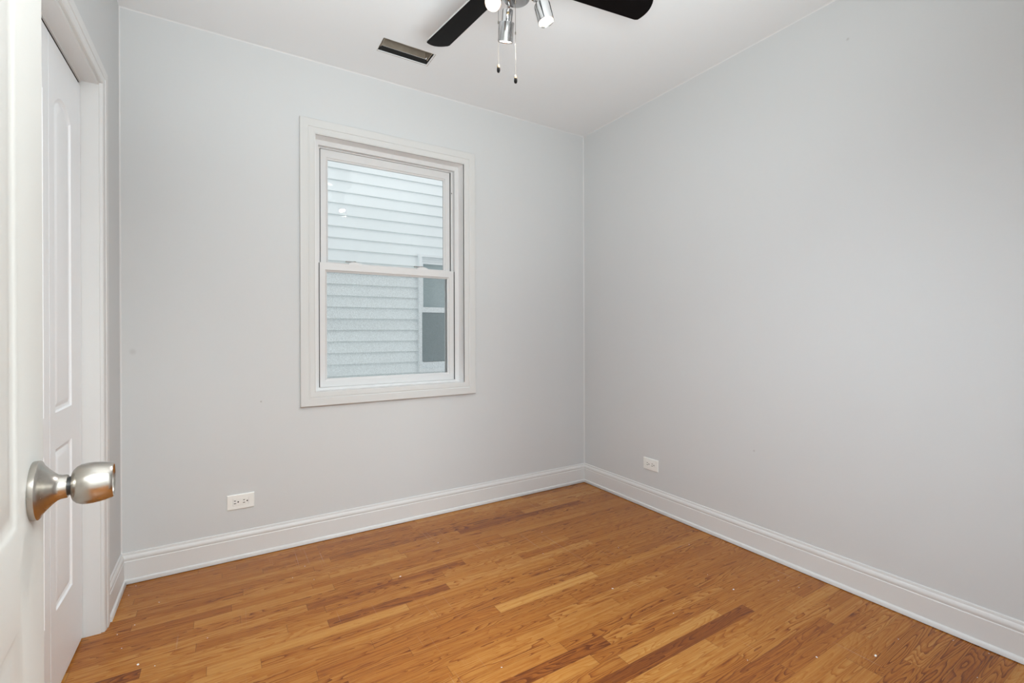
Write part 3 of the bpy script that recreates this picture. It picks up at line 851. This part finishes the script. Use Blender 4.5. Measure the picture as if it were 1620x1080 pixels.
def blade(az, nm=True):
    u = Vector((math.cos(az), math.sin(az), 0)); l = Vector((-math.sin(az), math.cos(az), 0))
    pit = math.radians(12)
    lt = l * math.cos(pit) - Vector((0, 0, 1)) * math.sin(pit)          # left edge hangs lower
    nn = u.cross(lt).normalized()
    zc = 2.310
    out = []
    r0, r1, w0, w1 = 0.130, 0.522, 0.047, 0.0552
    def P(r, s, t): return Vector((FH.x, FH.y, zc)) + u * r + lt * s + nn * t
    out.append((r0, -w0)); 
    out.append((r1 - 0.006, -w1))
    for k in range(13):
        s = -w1 + 0.004 + (2 * w1 - 0.008) * k / 12
        q = s / w1
        out.append((r1 + 0.020 * (1 - q * q) + 0.002 * q, s))
    out.append((r1 - 0.008, w1)); out.append((r0, w0))
    for k in range(1, 6):
        s = w0 - 2 * w0 * k / 6
        out.append((r0 - 0.012 * math.sin(PI * k / 6), s))
    bm = bmesh.new()
    T = 0.006
    lo = [bm.verts.new(P(r, s, -T / 2)) for r, s in out]; hi = [bm.verts.new(P(r, s, T / 2)) for r, s in out]
    n = len(out)
    for i in range(n):
        f = bm.faces.new((lo[i], lo[(i + 1) % n], hi[(i + 1) % n], hi[i])); f.material_index = 1
    bm.faces.new(lo); bm.faces.new(list(reversed(hi)))
    b = flink('fan_blade', bm, [MAT['blade'], MAT['blade_edge_lit']])
    bm = bmesh.new()
    pts = [(0.070, 0.020), (0.105, 0.014), (0.130, 0.026), (0.155, 0.030), (0.172, 0.018), (0.176, 0.0)]
    prof = [(r, s) for r, s in pts] + [(r, -s) for r, s in reversed(pts[:-1])]
    lo = [bm.verts.new(P(r, s, -T / 2 - 0.004 + (0.006 if r < 0.10 else 0))) for r, s in prof]; hi = [bm.verts.new(P(r, s, -T / 2 - 0.0003 + (0.006 if r < 0.10 else 0))) for r, s in prof]
    n = len(prof)
    for i in range(n): bm.faces.new((lo[i], lo[(i + 1) % n], hi[(i + 1) % n], hi[i]))
    bm.faces.new(lo); bm.faces.new(list(reversed(hi)))
    flink('blade_bracket', bm, MAT['chrome'], b)
for az in (97.2, -10.0, 223.6): blade(math.radians(az))

def spot_lamp(front, d, root, side):
    """cup whose lit face is at front, pointing along d; root = where its arm leaves the fitter"""
    front = Vector(front); d = Vector(d).normalized()
    A = axis_mat(front, d)
    bm = bmesh.new()
    lathe(bm, [(0.0235, -0.004), (0.0255, 0.0), (0.0265, 0.0), (0.0268, -0.002), (0.0268, -0.057), (0.0262, -0.0595), (0.0188, -0.0600), (0.0184, -0.0605), (0.0184, -0.095), (0.0174, -0.098), (0, -0.0985)], A, 44)
    cup = flink('spotlight', bm, MAT['chrome'], autosmooth=40)
    bm = bmesh.new()
    lathe(bm, [(0.0200, -0.0024), (0.0150, -0.0018), (0, -0.0012)], A, 36)
    flink('bulb', bm, MAT['bulb'], cup, smooth=True)
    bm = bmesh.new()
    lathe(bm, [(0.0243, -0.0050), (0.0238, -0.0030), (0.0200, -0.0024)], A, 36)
    flink('bulb_halo', bm, MAT['bulb_halo'], cup, smooth=True)  # glowing ring added for the bulb's halo, not itself a lamp
    # fork arm to the fitter with its pivot screw
    piv = front - d * 0.080
    sd = Vector(side).normalized()
    p1 = piv + sd * 0.0200
    mid = (p1 + Vector(root)) / 2 + Vector((0, 0, 0.006))
    bm = bmesh.new()
    tube(bm, [root, mid, p1 + Vector((0, 0, 0.012)), p1, p1 - Vector((0, 0, 0.006))], 0.0052, 14)
    flink('spotlight_arm', bm, MAT['chrome'], cup, autosmooth=50)
    bm = bmesh.new(); lathe(bm, [(0, -0.003), (0.0048, -0.003), (0.0048, 0.003), (0.003, 0.0042), (0, 0.0042)], axis_mat(p1 + sd * 0.005, sd), 16)
    flink('pivot_screw', bm, MAT['brass'], cup, autosmooth=40)
    ld = bpy.data.lights.new('spotlight_beam', 'AREA'); ld.shape = 'DISK'; ld.size = 0.044
    ld.energy = SPOT_W; ld.color = SPOT_COL
    lo = bpy.data.objects.new('spotlight_beam', ld); COL.objects.link(lo)
    lo.parent = cup
    q = (-d).to_track_quat('Z', 'Y')
    lo.matrix_world = Matrix.Translation(front + d * 0.002 - FB + FB) @ q.to_matrix().to_4x4()
    lo.matrix_parent_inverse = Matrix.Translation(FB).inverted()
def rootp(a, z=2.236): return (FH.x + 0.046 * math.cos(a), FH.y + 0.046 * math.sin(a), z)
spot_lamp((0.7277, 1.2855, 2.1355), (-0.3575, -0.4835, -0.799), rootp(math.radians(200)), (0.8, -0.6, 0.0))
spot_lamp((0.8481, 1.4109, 2.1147), (0.1122, 0.3721, -0.9214), rootp(math.radians(84)), (-0.45, -0.88, -0.3))
spot_lamp((0.9029, 1.2419, 2.1094), (0.1508, -0.1757, -0.9728), rootp(math.radians(-38)), (-0.88, 0.47, 0))

def chain(x, y, ztop, zcon, zp, zb):
    bm = bmesh.new()
    lathe(bm, [(0.0032, ztop + 0.006), (0.0032, ztop), (0.0008, ztop - 0.004), (0.0008, zcon + 0.004), (0.0020, zcon + 0.003), (0.0020, zcon - 0.005), (0, zcon - 0.006)], Matrix.Translation((x, y, 0)), 12)
    n = int((zcon - 0.006 - zp) / 0.0042)
    for i in range(n):
        zc = zcon - 0.008 - i * 0.0042
        lathe(bm, [(0, zc + 0.0011), (0.0008, zc + 0.0005), (0.0008, zc - 0.0005), (0, zc - 0.0011)], Matrix.Translation((x, y, 0)), 8)
    tube(bm, [(x, y, zcon), (x, y, zp)], 0.0004, 6)
    c = flink('pull_chain', bm, MAT['chain'], smooth=True)
    bm = bmesh.new()
    h = zp - zb
    lathe(bm, [(0, zp + 0.001), (0.0022, zp), (0.0042, zp - h * 0.15), (0.0050, zp - h * 0.42)], Matrix.Translation((x, y, 0)), 20)
    flink('chain_ferrule', bm, MAT['brass'], c, smooth=True)
    bm = bmesh.new()
    lathe(bm, [(0.0050, zp - h * 0.42), (0.0056, zp - h * 0.60), (0.0054, zp - h * 0.80), (0.0040, zp - h * 0.94), (0, zb)], Matrix.Translation((x, y, 0)), 20)
    flink('chain_pull', bm, MAT['pull'], c, smooth=True)
chain(0.7845, 1.3502, 2.232, 2.1298, 1.988, 1.9605)
chain(0.8385, 1.3287, 2.198, 2.100, 1.9574, 1.9297)

# ------------------------------------------------------------------ added hallway fill light, unseen behind the doorway
hl = struct(empty('hall_fill_fixture', (0.40, -0.85, H)))
bm = bmesh.new(); lathe(bm, [(0, 0), (0.19, 0), (0.19, -0.025), (0.178, -0.030), (0, -0.030)], Matrix.Identity(4), 48)
link('fill_light_base', bm, MAT['nickel'], hl, autosmooth=40)
bm = bmesh.new(); lathe(bm, [(0.176, -0.030), (0.165, -0.055), (0.13, -0.080), (0.07, -0.098), (0, -0.104)], Matrix.Identity(4), 48)
link('fill_glass_shade', bm, MAT['hall_fill_glow'], hl, smooth=True)
ld = bpy.data.lights.new('hall_fill_light', 'POINT'); ld.energy = HALL_FILL_W; ld.color = HALL_FILL_COL; ld.shadow_soft_size = 0.16
lo = bpy.data.objects.new('hall_fill_light', ld); COL.objects.link(lo); lo.location = (0, 0, -0.28); lo.parent = hl

# ------------------------------------------------------------------ the house next door
nb = thing(empty('neighbour_house', (1.4, 4.30, -0.60)), 'neighbouring house with white horizontal siding seen through the window', 'house')
NB = nb.location.copy()
def nlink(name, bm, mat, parent=nb, **kw):
    bmesh.ops.translate(bm, verts=bm.verts, vec=-NB)
    return link(name, bm, mat, parent, **kw)
NX0, NX1, NZ0, NZ1 = 1.594, 2.46, 0.708, 1.838
EXP = 0.1016; Z0 = 1.822 - 24 * EXP
prof = []
for i in range(60):
    z = Z0 + i * EXP
    prof += [(4.286, z), (4.2845, z + 0.003), (4.300, z + EXP - 0.001), (4.300, z + EXP)]
bm = bmesh.new()
def strip(xa, xb, za, zb):
    pts = []
    for (y, z), (y2, z2) in zip(prof, prof[1:]):
        if z2 <= za or z >= zb: continue
        def at_z(zz): return y + (y2 - y) * ((zz - z) / (z2 - z) if z2 > z else 0)
        p = (at_z(max(z, za)), max(z, za)); q = (at_z(min(z2, zb)), min(z2, zb))
        if not pts or abs(pts[-1][0] - p[0]) + abs(pts[-1][1] - p[1]) > 1e-7: pts.append(p)
        pts.append(q)
    a = [bm.verts.new((xa, y, z)) for y, z in pts]; b = [bm.verts.new((xb, y, z)) for y, z in pts]
    for i in range(len(pts) - 1): bm.faces.new((a[i], b[i], b[i + 1], a[i + 1]))
zt = Z0 + 59 * EXP
strip(-3.5, NX0, Z0, zt); strip(NX1, 6.5, Z0, zt); strip(NX0, NX1, Z0, NZ0); strip(NX0, NX1, NZ1, zt)
box(bm, (-3.5, 4.40, Z0), (6.5, 4.48, zt))
nlink('siding', bm, MAT['siding'])
bm = bmesh.new()
ring(bm, NX0 - 0.004, NZ0 - 0.004, NX1 + 0.004, NZ1 + 0.004, NX0 + 0.026, NZ0 + 0.03, NX1 - 0.026, NZ1 - 0.022, 4.262, 4.33)
ring(bm, NX0 + 0.024, NZ0 + 0.028, NX1 - 0.024, NZ1 - 0.02, NX0 + 0.052, NZ0 + 0.095, NX1 - 0.052, NZ1 - 0.085, 4.300, 4.36)
box(bm, (NX0 + 0.024, 4.292, NZ1 - 0.062), (NX1 - 0.024, 4.31, NZ1 - 0.048))
nw = nlink('house_window_frame', bm, MAT['nb_trim'], bevel=0.002)
bm = bmesh.new(); box(bm, (NX0 + 0.026, 4.285, 1.281), (NX1 - 0.026, 4.35, 1.332))
nlink('sash_rail', bm, MAT['nb_trim'], nw, bevel=0.002)
bm = bmesh.new(); box(bm, (NX0 + 0.045, 4.325, 1.330), (NX1 - 0.045, 4.330, NZ1 - 0.08))
nlink('upper_window_pane', bm, MAT['nb_glass'], nw)
bm = bmesh.new(); box(bm, (NX0 + 0.024, 4.292, 0.806), (NX1 - 0.024, 4.297, 1.284))
nlink('screened_lower_pane', bm, MAT['nb_screen'], nw)
bm = bmesh.new(); box(bm, (-3.5, YB + 0.2, -0.70), (6.5, 4.30, -0.60))
struct(link('ground', bm, MAT['concrete']))

# ------------------------------------------------------------------ paint chips lying on the floor
CHIPS = [(-0.328, 2.57), (-0.342, 2.494), (-0.228, 2.363), (-0.288, 2.228), (-0.333, 2.191), (-0.306, 2.088), (-0.245, 1.958), (-0.197, 1.92),
         (-0.054, 1.995), (0.256, 2.282), (0.668, 2.038), (0.941, 2.259), (0.766, 1.311), (0.318, 2.364), (0.335, 2.215), (0.57, 2.543),
         (1.471, 2.077), (1.333, 1.873), (1.27, 1.735), (1.692, 1.722), (2.023, 1.555), (1.843, 1.319), (1.402, 1.462), (1.831, 1.186), (1.479, 1.209),
         (2.062, 1.124), (2.08, 1.047), (1.686, 0.793), (1.476, 0.907), (2.185, 0.581), (2.198, 0.494), (2.015, 0.479), (2.029, 0.686)]
BIG = {(0.668, 2.038): 0.0070, (1.402, 1.462): 0.0075, (1.831, 1.186): 0.0068, (1.686, 0.793): 0.0055, (-0.245, 1.958): 0.008, (0.941, 2.259): 0.0045, (0.766, 1.311): 0.0045}
random.seed(3)
def chip(x, y, r, name='paint_chip'):
    bm = bmesh.new()
    n = 6; a0 = random.uniform(0, PI); el = random.uniform(0.35, 0.7)
    pts = []
    for i in range(n):
        a = 2 * PI * i / n; rr = r * random.uniform(0.7, 1.0)
        px, py = rr * math.cos(a), rr * el * math.sin(a)
        pts.append((px * math.cos(a0) - py * math.sin(a0), px * math.sin(a0) + py * math.cos(a0)))
    lo = [bm.verts.new((p[0], p[1], 0.0)) for p in pts]; hi = [bm.verts.new((p[0] * 0.8, p[1] * 0.8, 0.0009)) for p in pts]
    for i in range(n): bm.faces.new((lo[i], lo[(i + 1) % n], hi[(i + 1) % n], hi[i]))
    bm.faces.new(lo); bm.faces.new(list(reversed(hi)))
    o = link(name, bm, MAT['chip']); o.location = (x, y, 0.0003)
    return o
for c in CHIPS:
    thing(chip(c[0], c[1], 0.75 * BIG.get(c, 0.0030)), 'tiny white paint speck lying loose on the oak floor', 'paint chip', 'paint specks scattered over the floor')
o = chip(1.862, 0.692, 0.009)
thing(o, 'largest white paint chip, on the oak floor close to the right baseboard', 'paint chip')
